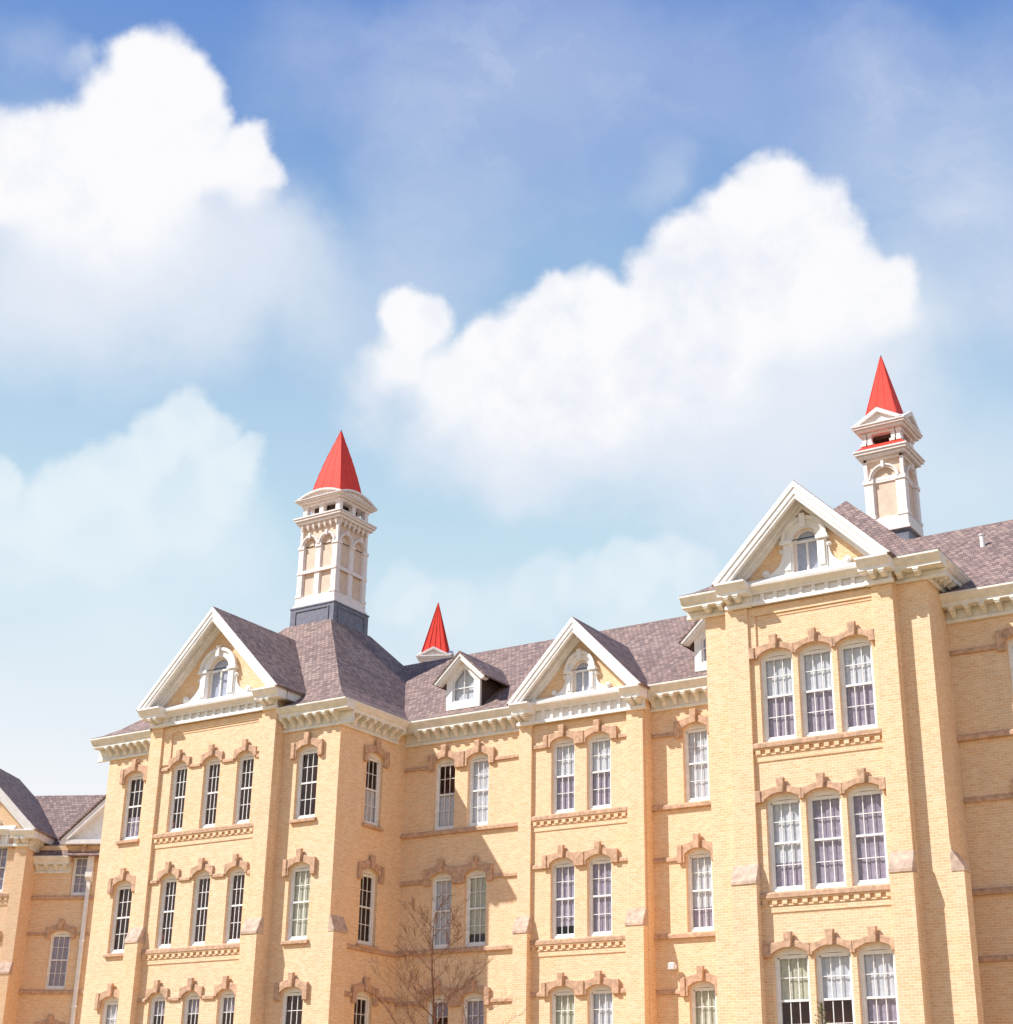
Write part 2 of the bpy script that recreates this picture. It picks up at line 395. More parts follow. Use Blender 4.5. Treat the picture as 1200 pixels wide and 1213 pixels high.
    o_ = [(-oa, gbot - .05), (oa, gbot - .05)] + arc(oa, sp2, ocr, N); i_ = [(-ga + .0, gbot), (ga - .0, gbot)] + arc(ga, gsp, gcr, N)
    sr.ring(o_, i_, .0, .13)
    gi = (oa + ga) / 2; 
    o2 = arc(oa + .035, sp2, ocr + .035, N); i2 = arc(oa - .09, sp2, ocr - .09, N)
    sr.ring(o2, i2, .13, .20)
    for sgn in (-1, 1):
        a0, a1 = sorted((sgn * (ga - .01), sgn * (oa + .07))); sr.box(a0, a1, .0, .22, sp2 - .1, sp2 + .02)
        a0, a1 = sorted((sgn * (ga + .05), sgn * (oa - .05))); sr.box(a0, a1, .13, .17, gbot + .08, sp2 - .16)
        # scrolled side bracket
        zt2 = gbot + (sp2 - gbot) * .62; X = oa + (ocr - gbot) * .37
        pts = [(oa, gbot - .05), (X, gbot - .05), (X, gbot + .05)]
        for i in range(9):
            th = PI / 2 * i / 8
            pts.append((X - (X - oa - .05) * math.sin(th) * .98, zt2 - (zt2 - gbot - .07) * math.cos(th)))
        pts += [(oa, zt2 + .12)]
        sr.prism([(sgn * x, z) for x, z in pts], .0, .09)
        for (x, z, r) in ((X - .03, gbot + .11, .115 * (oa / .7)), (oa + .06, zt2 + .1, .07)):
            sr.prism([(sgn * x + r * math.cos(q * PI / 8), z + r * math.sin(q * PI / 8)) for q in range(16)], .0, .12)
            sr.prism([(sgn * x + r * .5 * math.cos(q * PI / 8), z + r * .5 * math.sin(q * PI / 8)) for q in range(16)], .12, .16)
    sr.box(-.09, .09, .1, .26, gcr - .02, ocr + .09)
    link('window_surround', sr.mesh('window_surround', M['white']), g, bevel=.008)
    # the arched window itself
    fm = MB(); tt = .06
    fm.ring([(-ga, gbot), (ga, gbot)] + arc(ga, gsp, gcr), [(-ga + tt, gbot + tt), (ga - tt, gbot + tt)] + [(x * (ga - tt) / ga, z - tt * .9) for x, z in arc(ga, gsp, gcr)], -.2, -.1)
    fm.box(-.028, .028, -.19, -.12, gbot + tt, gsp); fm.box(-ga + tt, ga - tt, -.185, -.115, gsp - .04, gsp + .025)
    o = F.put('arched_window', fm.mesh('arched_window', M['white']), c, w - .0, 0)
    gm = MB(); gm.face([(u, -.16, z) for u, z in [(-ga, gbot), (ga, gbot)] + arc(ga, gsp, gcr)]); link('pane', gm.mesh('pane', M['glass'], recalc=False), o)
    cm = MB(); cm.box(-ga, ga, -.22, -.19, gbot - .0, gcr); link('curtain_or_reflection', cm.mesh('curtain_or_reflection', M['blueblind']), o)
    return g

def hip_roof(root, name, x0, x1, y0, y1, prof, ridge_half=None):
    """rings inset by d with height z; prof list of (d,z). Rectangle in world coordinates"""
    bm = bmesh.new(); rings = []
    for d, z in prof:
        X0, X1, Y0, Y1 = x0 + d, x1 - d, y0 + d, y1 - d
        if X1 < X0: X0 = X1 = (X0 + X1) / 2
        if Y1 < Y0: Y0 = Y1 = (Y0 + Y1) / 2
        rings.append([bm.verts.new((X - root.location.x, Y - root.location.y, z - root.location.z)) for X, Y in ((X0, Y0), (X1, Y0), (X1, Y1), (X0, Y1))])
    for A, Bq in zip(rings, rings[1:]):
        for i in range(4): bm.faces.new((A[i], A[(i + 1) % 4], Bq[(i + 1) % 4], Bq[i]))
    bm.faces.new(rings[-1]); bm.faces.new(rings[0][::-1])
    bmesh.ops.remove_doubles(bm, verts=bm.verts, dist=.002); bmesh.ops.dissolve_degenerate(bm, dist=.001, edges=bm.edges)
    me = bpy.data.meshes.new(name); bm.to_mesh(me); bm.free(); me.materials.append(M['shingle'])
    return link(name, me, root)
def ridge_roof(F, name, u0, u1, prof, back, mat='shingle'):
    """prof: list of (w,z) from the front eave up to the ridge; back: list from ridge down to the back eave"""
    mb = MB(); mb.run(prof + back, u0, u1)
    return F.put(name, mb.mesh(name, M[mat]))

def cupola(root, cx, cy, rot, P, label):
    """ventilation tower. P: dict of heights and half widths (absolute z)"""
    base = link('cupola', None, root) if False else None
    def put(name, mb, mat, parent=None, bevel=.01, lab=None):
        me = mb.mesh(name, M[mat])
        if parent is None: return link(name, me, root, (cx - root.location.x, cy - root.location.y, -root.location.z), rot, bevel=bevel, label=lab)
        return link(name, me, parent, bevel=bevel)
    def four(fn, mb):     # repeats a piece on the four sides
        bm = mb.bm
        for k in range(4):
            t = MB(); fn(t); me = bpy.data.meshes.new('tmp'); t.bm.to_mesh(me); t.bm.free()
            me.transform(Matrix.Rotation(k * PI / 2, 4, 'Z')); bm.from_mesh(me); bpy.data.meshes.remove(me)
    sh, pl = P['shaft'], P['plinth']; arches = P['arches']
    T = MB(); s0 = sh - .09; T.box(-s0, s0, -s0, s0, P['z_base'], P['z_lc0'])
    top = put('cupola_tower', T, 'panel', lab=label)
    pm = MB(); pm.box(-pl, pl, -pl, pl, P['z_plinth0'], P['z_plinth1']); pm.box(-pl - .03, pl + .03, -pl - .03, pl + .03, P['z_plinth1'] - .07, P['z_plinth1'])
    def pp(t):
        zz0, zz1 = P['z_plinth1'] - 1.0, P['z_plinth1'] - .16; e = pl * .78
        if pl > 1: t.ring([(-e, zz0), (e, zz0), (e, zz1), (-e, zz1)], [(-e + .07, zz0 + .07), (e - .07, zz0 + .07), (e - .07, zz1 - .07), (-e + .07, zz1 - .07)], pl, pl + .035)
    four(pp, pm); put('plinth', pm, 'lead', top)
    w = MB()
    # flared base
    b0 = P['base']
    def bs(t): t.run([(0, P['z_plinth1']), (b0, P['z_plinth1']), (b0, P['z_plinth1'] + .12), (b0 - .05, P['z_plinth1'] + .2), (sh + .03, P['z_base'] + .02), (sh + .03, P['z_base'] + .08), (0, P['z_base'] + .08)], -1, 1)
    w.box(-b0, b0, -b0, b0, P['z_plinth1'] + .001, P['z_plinth1'] + .12); w.box(-b0 + .06, b0 - .06, -b0 + .06, b0 - .06, P['z_plinth1'] + .12, P['z_base'] + .0); w.box(-sh - .03, sh + .03, -sh - .03, sh + .03, P['z_base'], P['z_base'] + .09)
    put('base_moulding', w, 'pinkwhite', top)
    tr_ = MB(); zi = P['z_imp']; zb_ = P['z_base'] + .09; zl = P['z_lc0']
    cols = []
    pw_ = P['pier']
    # corner piers
    for sx in (-1, 1):
        for sy in (-1, 1):
            x0, x1 = sorted((sx * (sh + .02), sx * (sh - pw_))); y0, y1 = sorted((sy * (sh + .02), sy * (sh - pw_)))
            tr_.box(x0, x1, y0, y1, zb_, zi); tr_.box(x0 - .035, x1 + .035, y0 - .035, y1 + .035, zi, zi + .15); tr_.box(x0 - .03, x1 + .03, y0 - .03, y1 + .03, zb_, zb_ + .12)
            x0, x1 = sorted((sx * sh, sx * (sh - .12))); y0, y1 = sorted((sy * sh, sy * (sh - .12))); tr_.box(x0, x1, y0, y1, zi + .15, zl)
    span = 2 * (sh - pw_); nar = arches; mp = P['mid']
    ow = (span - mp * (nar - 1)) / nar; ra = ow / 2
    cs = [-(sh - pw_) + ra + i * (ow + mp) for i in range(nar)]
    def side(t):
        for i in range(nar - 1):
            x = cs[i] + ra; t.box(x, x + mp, s0 - .01, sh + .0, zb_, zi); t.box(x - .03, x + mp + .03, s0 - .01, sh + .045, zi, zi + .14)
        for c in cs:
            zc0 = zi + .13; rr = ra + pw_ * .42 if nar == 1 else ra + mp * .5 - .005
            rr = min(rr, sh - abs(c) - .02)
            o_ = [(c + rr * math.cos(PI * k / 12), zc0 + rr * math.sin(PI * k / 12)) for k in range(13)]
            i_ = [(c + (ra - .0) * math.cos(PI * k / 12), zc0 + (ra) * math.sin(PI * k / 12)) for k in range(13)]
            poly = o_ + i_[::-1]
            # spandrel arch ring in two steps
            for k in range(12):
                t.prism([o_[k], o_[k + 1], i_[k + 1], i_[k]], s0 - .01, sh + .02)
                m0 = [(c + (rr * .5 + ra * .5) * math.cos(PI * q / 12), zc0 + (rr * .5 + ra * .5) * math.sin(PI * q / 12)) for q in (k, k + 1)]
                t.prism([o_[k], o_[k + 1], m0[1], m0[0]], sh + .02, sh + .075)
            t.box(c - .05, c + .05, sh + .0, sh + .12, zc0 + ra - .02, zc0 + rr + .09)
            if P.get('bar'): t.box(c - ra, c + ra, s0 - .01, s0 + .045, P['bar'] - .1, P['bar'] + .1)
            t.ring([(c - ra, zb_), (c + ra, zb_), (c + ra, zi + .1), (c - ra, zi + .1)], [(c - ra + .04, zb_ + .04), (c + ra - .04, zb_ + .04), (c + ra - .04, zi + .1), (c - ra + .04, zi + .1)], s0 - .01, s0 + .05)
        if P.get('band'): t.box(-sh - .02, sh + .02, sh - .03, sh + .05, P['band'], P['band'] + .14)
        if P.get('groove'):
            for sx in (-1, 1):
                x = sx * (sh - pw_ / 2); t.box(x - .045, x + .045, sh + .02, sh + .024, zb_ + .2, zi - .12)
    four(side, tr_)
    put('arcade_trim', tr_, 'pinkwhite', top)
    lc = MB(); L = P['lc']; z0, z1 = P['z_lc0'], P['z_lc1']
    def slab(mb, h, za_, zb2, zc_):     # stepped square cornice
        mb.box(-h + .26, h - .26, -h + .26, h - .26, za_ - .1, za_); mb.box(-h + .12, h - .12, -h + .12, h - .12, za_, za_ + (zb2 - za_) * .42); mb.box(-h + .04, h - .04, -h + .04, h - .04, za_ + (zb2 - za_) * .42, za_ + (zb2 - za_) * .75)
        mb.box(-h, h, -h, h, za_ + (zb2 - za_) * .75, zb2)
    slab(lc, L, z0, z1, 0)
    if P.get('lbrk'):
        def lb(t):
            for k in range(P['lbrk']):
                x = -sh + .1 + (2 * sh - .2) * k / (P['lbrk'] - 1); t.run([(sh - .02, z0 - .3), (sh + .06, z0 - .24), (L - .18, z0 - .07), (L - .18, z0), (sh - .02, z0)], x - .05, x + .05)
        four(lb, lc)
    put('lower_cornice', lc, 'pinkwhite', top)
    if P.get('skirt'):
        sk = MB(); a = L - .03; b_ = P['post'] - .02; z = z1
        v0 = [sk.bm.verts.new((x * a, y * a, z + .003)) for x, y in ((-1, -1), (1, -1), (1, 1), (-1, 1))]; v1 = [sk.bm.verts.new((x * b_, y * b_, P['skirt'])) for x, y in ((-1, -1), (1, -1), (1, 1), (-1, 1))]
        for i in range(4): sk.bm.faces.new((v0[i], v0[(i + 1) % 4], v1[(i + 1) % 4], v1[i]))
        sk.bm.faces.new(v1); sk.bm.faces.new(v0[::-1])
        put('skirt_roof', sk, 'red', top)
    zf = P.get('skirt', z1); zu = P['z_uc0']; ph = P['post']; pd = P['pd']
    pts = sorted({(round(a, 3), round(b, 3)) for a in P['posts'] for b in (-ph + pd, ph - pd)} | {(round(b, 3), round(a, 3)) for a in P['posts'] for b in (-ph + pd, ph - pd)})
    for (x, y) in pts:
        pm = MB(); pm.box(x - pd, x + pd, y - pd, y + pd, zf - .02, zu + .02); pm.box(x - pd - .04, x + pd + .04, y - pd - .04, y + pd + .04, zu - .14, zu - .02); pm.box(x - pd - .05, x + pd + .05, y - pd - .05, y + pd + .05, zf - .02, zf + .09)
        put('belfry_post', pm, 'pinkwhite', top)
    wl = MB(); kh = (zu - zf) * .22
    def kn(t): t.box(-ph + pd * 2, ph - pd * 2, ph - pd * 1.5, ph - pd * 1.1, zf, zf + kh)
    if not P.get('noknee'):
        four(kn, wl); put('knee_wall', wl, 'pinkwhite', top)
    hb = MB(); hb.box(-ph + pd * 3, ph - pd * 3, -ph + pd * 3, ph - pd * 3, zf + (zu - zf) * .55, zu); put('belfry_shade_box', hb, 'sidedark', top)  # dark box added so the upper belfry openings look shaded
    uc = MB(); U = P['uc']; z0, z1 = P['z_uc0'], P['z_uc1']; slab(uc, U, z0, z1, 0)
    zp = P['z_ped']; sb = P['spire']
    def ped(t):
        e = U - .05
        if P['round']:
            o_ = [(e * math.cos(PI * k / 12), z1 + (zp - z1) * math.sin(PI * k / 12) ** .9) for k in range(13)]
            o_ = [(-e + 2 * e * k / 12, z1 + .02 + (zp - z1) * (1 - (1 - k / 6) ** 2)) for k in range(13)][::-1]
        else: o_ = [(e, z1 + .02), (0, zp), (-e, z1 + .02)]
        if P['round']:
            t.prism(o_, sb * .6, U - .14)
            i_ = [(x * .8, z1 + .03 + (z - z1 - .03) * .66) for x, z in o_]
            for k in range(len(o_) - 1): t.prism([o_[k], o_[k + 1], i_[k + 1], i_[k]], U - .14, U - .02)
        else:
            t.prism(o_, sb * .6, U - .14)
            i_ = [(x * .7, z1 + .03 + (z - z1 - .03) * .66) for x, z in o_]
            for k in range(2): t.prism([o_[k], o_[k + 1], i_[k + 1], i_[k]], U - .14, U - .02)
    four(ped, uc); put('upper_cornice', uc, 'pinkwhite', top)
    sp = MB(); zt = P['z_tip']; zs = P['z_spire']; rings = []
    N = 8 if P['bulge'] else 1
    for i in range(N + 1):
        t = i / N; r = sb * (1 - t) + P['bulge'] * math.sin(PI * t) * sb
        r = max(r, .018); z = zs + (zt - zs) * t
        rings.append([sp.bm.verts.new((x * r, y * r, z)) for x, y in ((-1, -1), (1, -1), (1, 1), (-1, 1))])
    for A, Bq in zip(rings, rings[1:]):
        for i in range(4): sp.bm.faces.new((A[i], A[(i + 1) % 4], Bq[(i + 1) % 4], Bq[i]))
    sp.bm.faces.new(rings[-1]); sp.bm.faces.new(rings[0][::-1])
    if not P.get('ribs'):
        for k in range(4):
            R_ = Matrix.Rotation(k * PI / 2, 4, 'Z')
            for q in (-1, -.33, .33):
                prev = None
                for i in range(N + 1):
                    t = i / N; r = max(sb * (1 - t) + P['bulge'] * math.sin(PI * t) * sb, .018); p = R_ @ Vector((q * r, -r, zs + (zt - zs) * t))
                    if prev is not None: sp.tube(prev, p, .009 if q > -1 else .02, .008, 5)
                    prev = p
    if P.get('ribs'):
        for k in range(4):
            R_ = Matrix.Rotation(k * PI / 2, 4, 'Z')
            for q in (-1, -.5, 0, .5, 1):
                p = R_ @ Vector((q * sb, -sb, zs)); e = R_ @ Vector((q * .02, -.02, zt)); sp.tube(p, e, .035, .012, 5)
    put('spire', sp, 'red', top, bevel=0)
    fn = MB(); fn.tube((0, 0, zt - .05), (0, 0, zt + .06), .04, .02, 8); put('finial', fn, 'lead', top, bevel=0)
    return top

def dormer(F, c, w, zb, zw, za, hw, tip, deep, kind=0):
    """small gabled dormer, front at w, wall half width hw"""
    rt = MB(); m_ = (za - zw) / tip * 1.0
    fr = MB(); ia = hw - .27
    outer = [(-hw, zb), (hw, zb), (hw, zw + .15), (0, zw + .15 + hw * m_), (-hw, zw + .15)]
    inner = [(-ia, zb + .3), (ia, zb + .3), (ia, zw + .12), (0, zw + .12 + ia * m_ * 1.15), (-ia, zw + .12)]
    fr.ring(outer, inner, -.12, 0)
    fr.ring([(x * 1.0, z) for x, z in inner], [(-ia + .05, zb + .35), (ia - .05, zb + .35), (ia - .05, zw + .1), (0, zw + .07 + ia * m_ * 1.15 - .02), (-ia + .05, zw + .1)], -.14, -.05)
    fr.box(-.02, .02, -.13, -.07, zb + .3, zw + .1 + ia * m_); zc = zb + .3 + (zw - zb) * .52; fr.box(-ia, ia, -.13, -.07, zc - .02, zc + .02)
    d = F.put('dormer', fr.mesh('dormer', M['white']), c, w, 0, bevel=.008)
    g = MB(); g.face([(x, -.1, z) for x, z in inner]); link('pane', g.mesh('pane', M['glass'], recalc=False), d)
    cu = MB(); cu.box(-hw + .1, hw - .1, -.24, -.2, zb, zw + .6); link('curtain_or_reflection', cu.mesh('curtain_or_reflection', M['blind']), d)
    rk = MB(); ch = [(-tip, zw), (0, za), (tip, zw), (tip - .16, zw - .05), (0, za - .22), (-tip + .16, zw - .05)]
    rk.prism(ch, -.05, .26); rk.prism([(-tip - .02, zw + .02), (0, za + .03), (tip + .02, zw + .02), (tip - .05, zw - .04), (0, za - .1), (-tip + .05, zw - .04)], .26, .31)
    link('raking_cornice', rk.mesh('raking_cornice', M['white']), d, bevel=.006)
    rf = MB()
    for s in (-1, 1): rf.prism([(0, za + .035), (s * (tip + .05), zw + .0), (s * (tip + .08), zw + .06), (0, za + .11)], -deep, .34)
    link('dormer_roof', rf.mesh('dormer_roof', M['shingle']), d)
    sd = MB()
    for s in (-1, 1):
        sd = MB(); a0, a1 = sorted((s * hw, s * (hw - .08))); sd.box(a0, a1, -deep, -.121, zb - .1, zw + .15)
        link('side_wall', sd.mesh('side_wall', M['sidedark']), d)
    return d

# ------------------------------------------------------------------ main building
GZ = -1.7
main = thing('hospital_building', 'long cream brick hospital with brown window hoods, three front gables, two tall red-spired cupolas', 'building', (-27, 50, GZ))
LPf = Frame(main, 0, 43.25); LPb = Frame(main, 0, 42.85); LPs = Frame(main, -35, 0, PI / 2)
CWf = Frame(main, 0, 47.2); CPf = Frame(main, 0, 46.72)
RBf = Frame(main, 0, 41.3); RBb = Frame(main, 0, 41.05); RBs = Frame(main, -12.8, 0, PI / 2); RRf = Frame(main, 0, 42.9)
ROWS = [0, -4.2, -8.4]
ZB, ZC = 11.27, 13.93
def opening(c, a, dz, sp=.17, zc=ZC): return (c, a, ZB + dz, zc - sp + dz, zc + dz)
def stack(F, c, a, w, kinds, hoods='single', zc=ZC, sp=.17, bl=.72, br=.72, eb=.45, high=.46, sh=.12, sill=True, labels=(None,) * 3):
    for dz, k, lb in zip(ROWS, kinds, labels):
        window(F, c, a, ZB + dz, zc - sp + dz, zc + dz, w, k, lb)
        hood(F, c, a, w, zc + dz, bl, br, eb, sp, high, sh)
        if sill:
            mb = MB(); mb.run([(-.25, -.13), (.11, -.13), (.11, -.02), (.05, .0), (-.25, .0)], -a - .1, a + .1)
            F.put('window_sill', mb.mesh('window_sill', M['stone']), c, w, ZB + dz, bevel=.01)
def ops(cs, a, zc=ZC, sp=.17): return [opening(c, a, dz, sp, zc) for c in cs for dz in ROWS]

# left pavilion: side sections, projecting bay, right flank
wall(LPf, 'wall', -46.55, -43.9, GZ, 15.3, 0, ops([-45.05], .49))
wall(LPf, 'wall', -37.66, -35, GZ, 15.3, 0, ops([-36.45], .49))
wall(LPb, 'wall', -43.95, -37.62, GZ, 16.2, 0, ops([-42.33, -40.69, -39.05], .40))
mb = MB(); mb.face([(-37.62, 0, GZ), (-37.62, -.6, GZ), (-37.62, -.6, 16.2), (-37.62, 0, 16.2)]); mb.face([(-43.95, 0, GZ), (-43.95, 0, 16.2), (-43.95, -.6, 16.2), (-43.95, -.6, GZ)])
LPb.put('bay_return_wall', mb.mesh('bay_return_wall', M['brick'], recalc=False))
wall(LPs, 'wall', 43.25, 47.25, GZ, 15.3, 0, ops([45.35], .49))
stack(LPf, -45.05, .49, 0, ['lavlow', 'dark', 'top'])
stack(LPf, -36.45, .49, 0, ['dark', 'green', 'dark'])
stack(LPs, 45.35, .49, 0, ['bottom', 'dark', 'lavlow'])
for c in (-42.33, -40.69, -39.05): stack(LPb, c, .40, 0, ['dark', 'dark', 'toppart'], bl=.55, br=.55, eb=.25, sill=False, high=.42)
for dz in ROWS:
    belt(LPb, 'sill_course', -43.28, -38.3, ZB - .19 + dz, ZB - .02 + dz, 0, .12); dentil_band(LPb, -43.28, -38.3, ZB - .19 + dz, 0)
    zz = ZC - .22 + dz
    for a0, a1 in ((-43.28, -42.88), (-41.78, -41.24), (-40.14, -39.60), (-38.50, -38.3)): belt(LPb, 'string_course', a0, a1, zz - .1, zz + .04, 0, .07)
for a0, a1 in ((-43.9, -43.28), (-38.3, -37.62)): buttress(LPb, a0, a1, 15.33, -.01, .13)
mb = MB(); mb.box(-43.28, -38.3, 0, .05, 15.07, 15.33); mb.box(-43.28, -42.83, 0, .05, 13.85, 15.07); mb.box(-38.52, -38.3, 0, .05, 13.85, 15.07)
mb.box(-42.83, -38.52, 0, .02, 14.98, 15.03); LPb.put('wall_panel_border', mb.mesh('wall_panel_border', M['brick']))
cornice(LPf, -47.15, -43.9, 0, 15.33, 14.5, .6, inset=(.75, .15), spacing=.42)
cornice(LPf, -37.62, -34.4, 0, 15.33, 14.5, .6, inset=(.12, .72), spacing=.42)
cornice(LPs, 43.25, 46.6, 0, 15.33, 14.5, .6, inset=(.12, .1), spacing=.42)
gable(LPb, -40.65, .12, 3.05, 3.45, 15.98, 19.48, 15.33, .62, win=(.52, 17.25, 17.74, 16.14, .88, 18.06), deep=5.2)
buttress(LPs, 43.235, 43.95, 8, -.02, 0.02, extra=.2)
belt(LPs, 'string_course', 43.96, 47.2, 6.84, 7.0, 0); belt(LPs, 'string_course', 43.96, 44.6, 5.27, 5.42, 0); belt(LPs, 'string_course', 46.1, 47.2, 5.27, 5.42, 0)
prof = [(0, 15.335), (.35, 15.5), (.8, 15.8), (1.35, 16.28), (5.2, 20.6)]
hip_roof(main, 'pavilion_roof', -47.15, -34.4, 42.65, 55.75, prof)

# centre wing with projecting gabled bay
wall(CWf, 'wall', -35, -29.57, GZ, 15.3, 0, ops([-33.17, -31.69], .46))
wall(CWf, 'wall', -24.6, -19.6, GZ, 15.3, 0, ops([-22.95], .47))
stack(CWf, -33.17, .46, 0, ['bottom', 'full', 'toppart'], sill=False, br=.74)
stack(CWf, -31.69, .46, 0, ['full', 'gap', 'lav'], sill=False, bl=.74)
stack(CWf, -22.95, .47, 0, ['full', 'sheer', 'green'], sill=False)
for dz in ROWS:
    for a0, a1 in ((-35, -29.57), (-24.6, -19.6)): belt(CWf, 'sill_course', a0, a1, ZB - .19 + dz, ZB - .02 + dz, 0, .12)
    z = ZC - .32 + dz
    for a0, a1 in ((-35, -33.9), (-30.97, -29.57), (-24.6, -23.69), (-22.2, -19.6)): belt(CWf, 'string_course', a0, a1, z - .05, z + .1, 0, .07)
CC = (-27.83, -26.40)
wall(CPf, 'wall', -29.6, -24.58, GZ, 15.3, 0, ops(CC, .475, zc=13.93))
mb = MB(); mb.face([(-24.58, 0, GZ), (-24.58, -.5, GZ), (-24.58, -.5, 15.3), (-24.58, 0, 15.3)]); mb.face([(-29.6, 0, GZ), (-29.6, 0, 15.3), (-29.6, -.5, 15.3), (-29.6, -.5, GZ)])
CPf.put('bay_return_wall', mb.mesh('bay_return_wall', M['brick'], recalc=False))
for c, ks, l, r in ((CC[0], ['toplav', 'lavgap', 'green'], .75, .715), (CC[1], ['toplav', 'lav', 'sheer'], .715, .75)):
    stack(CPf, c, .475, 0, ks, sill=False, bl=l, br=r, eb=.32, high=.42)
for dz in ROWS:
    belt(CPf, 'sill_course', -29.05, -25.26, ZB - .19 + dz, ZB - .02 + dz, 0, .12); dentil_band(CPf, -29.05, -25.26, ZB - .19 + dz, 0)
    z = ZC - .26 + dz
    for a0, a1 in ((-29.05, -28.6), (-25.63, -25.26)): belt(CPf, 'string_course', a0, a1, z - .05, z + .1, 0, .07)
for a0, a1 in ((-29.57, -29.05), (-25.24, -24.62)): buttress(CPf, a0, a1, 14.5, -.01, .12)
cornice(CWf, -35, -29.6, 0, 15.33, 14.5, .6, inset=(.72, .1)); cornice(CWf, -24.58, -19.63, 0, 15.33, 14.5, .6, inset=(.15, .2))
gable(CPf, -27.03, .11, 2.5, 2.62, 15.2, 17.93, 14.5, .55, Ov=.66, win=(.35, 16.25, 16.6, 15.43, .58, 16.88), deep=4.5)
eR = [(.6, 15.335), (.2, 15.53), (-.25, 15.82), (-.75, 16.22), (-4.7, 19.55)]
ridge_roof(CWf, 'wing_roof', -39.0, -16.5, eR, [(-9.5, 15.5)])
dormer(CWf, -32.5, -.05, 15.72, 16.72, 17.78, .76, 1.13, 2.6)
dormer(CWf, -22.15, -.05, 15.72, 16.72, 17.78, .76, 1.13, 2.6)

# right block
wall(RBf, 'wall', -19.63, -18.82, GZ, 15.95, 0, []); wall(RBf, 'wall', -13.7, -12.8, GZ, 15.95, 0, [])
RC = (-17.32, -16.13, -14.94)
wall(RBb, 'wall', -18.85, -13.66, GZ, 16.2, 0, ops(RC, .515, zc=13.98))
mb = MB(); mb.face([(-13.66, 0, GZ), (-13.66, -.3, GZ), (-13.66, -.3, 16.2), (-13.66, 0, 16.2)]); mb.face([(-18.85, 0, GZ), (-18.85, 0, 16.2), (-18.85, -.3, 16.2), (-18.85, -.3, GZ)])
RBb.put('bay_return_wall', mb.mesh('bay_return_wall', M['brick'], recalc=False))
wall(RBs, 'wall', 41.3, 42.95, GZ, 15.95, 0, [])
RK = (['toplav', 'sheer', 'topgreen'], ['toplav', 'lav', 'top'], ['toplav', 'lav', 'toplav'])
for i, c in enumerate(RC):
    stack(RBb, c, .515, 0, RK[i], zc=13.98, sill=False, bl=.78 if i == 0 else .595, br=.64 if i == 2 else .595, eb=.24, high=.40, sh=.08)
for dz in ROWS:
    belt(RBb, 'sill_course', -18.1, -14.28, ZB - .19 + dz, ZB - .02 + dz, 0, .13); dentil_band(RBb, -18.1, -14.28, ZB - .19 + dz, 0)
for a0, a1 in ((-18.8, -18.1), (-14.28, -13.68)): buttress(RBb, a0, a1, 15.3, -.01, .12)
mb = MB(); mb.box(-18.1, -14.28, 0, .05, 15.05, 15.32); mb.box(-18.1, -17.88, 0, .05, 14.08, 15.05); mb.box(-17.88, -14.28, 0, .02, 14.96, 15.01)
RBb.put('wall_panel_border', mb.mesh('wall_panel_border', M['brick']))
buttress(RBs, 41.285, 41.75, 8, -.02, 0.02, extra=.3)
cornice(RBf, -20.2, -18.82, 0, 15.98, 15.36, .6, inset=(.78, .15), spacing=.4)
cornice(RBf, -13.66, -12.2, 0, 15.98, 15.36, .6, inset=(.2, .75), spacing=.4)
cornice(RBs, 41.3, 44.2, 0, 15.98, 15.36, .6, inset=(.15, 1.6), spacing=.4)
gable(RBb, -16.17, .10, 2.5, 2.66, 15.98, 18.66, 15.33, .68, Ov=.70, win=(.38, 17.12, 17.48, 16.14, .68, 17.80), deep=4)
prof = [(0, 15.985), (.35, 16.15), (.75, 16.42), (1.15, 16.75), (4.0, 19.72)]
hip_roof(main, 'block_roof', -20.2, -12.2, 40.7, 53.0, prof)
# right wing
RRc = (-10.72, -7.9, -5.1, -2.3, .5, 3.3)
wall(RRf, 'wall', -12.8, 14, GZ, 15.3, 0, ops(RRc, .49))
for i, c in enumerate(RRc): stack(RRf, c, .49, 0, [('lav', 'full', 'dark'), ('dark', 'toplav', 'lav'), ('full', 'top', 'green')][i % 3], sill=False)
for dz in ROWS:
    belt(RRf, 'sill_course', -12.8, 14, ZB - .19 + dz, ZB - .02 + dz, 0, .12)
    z = ZC - .32 + dz; xs = [-12.8] + [q for c in RRc for q in (c - .73, c + .73)] + [14]
    for a0, a1 in zip(xs[::2], xs[1::2]): belt(RRf, 'string_course', a0, a1, z - .05, z + .1, 0, .07)
cornice(RRf, -12.8, 14, 0, 15.25, 14.5, .6, inset=(.25, 19.5))
ridge_roof(RRf, 'wing_roof', -15.5, 14.5, [(.6, 15.255), (.2, 15.42), (-.3, 15.7), (-.8, 16.05), (-5.5, 19.52)], [(-11, 15.4)])
mb = MB(); mb.tube((0, 0, -.2), (0, 0, .30), .075, .075, 12); mb.tube((0, 0, .30), (0, 0, .34), .10, .10, 12)
link('vent_pipe', mb.mesh('vent_pipe', M['white']), main, (-12.5 + 27, 46.35 - 50, 18.05 - GZ), label='short white vent pipe on the right wing roof')
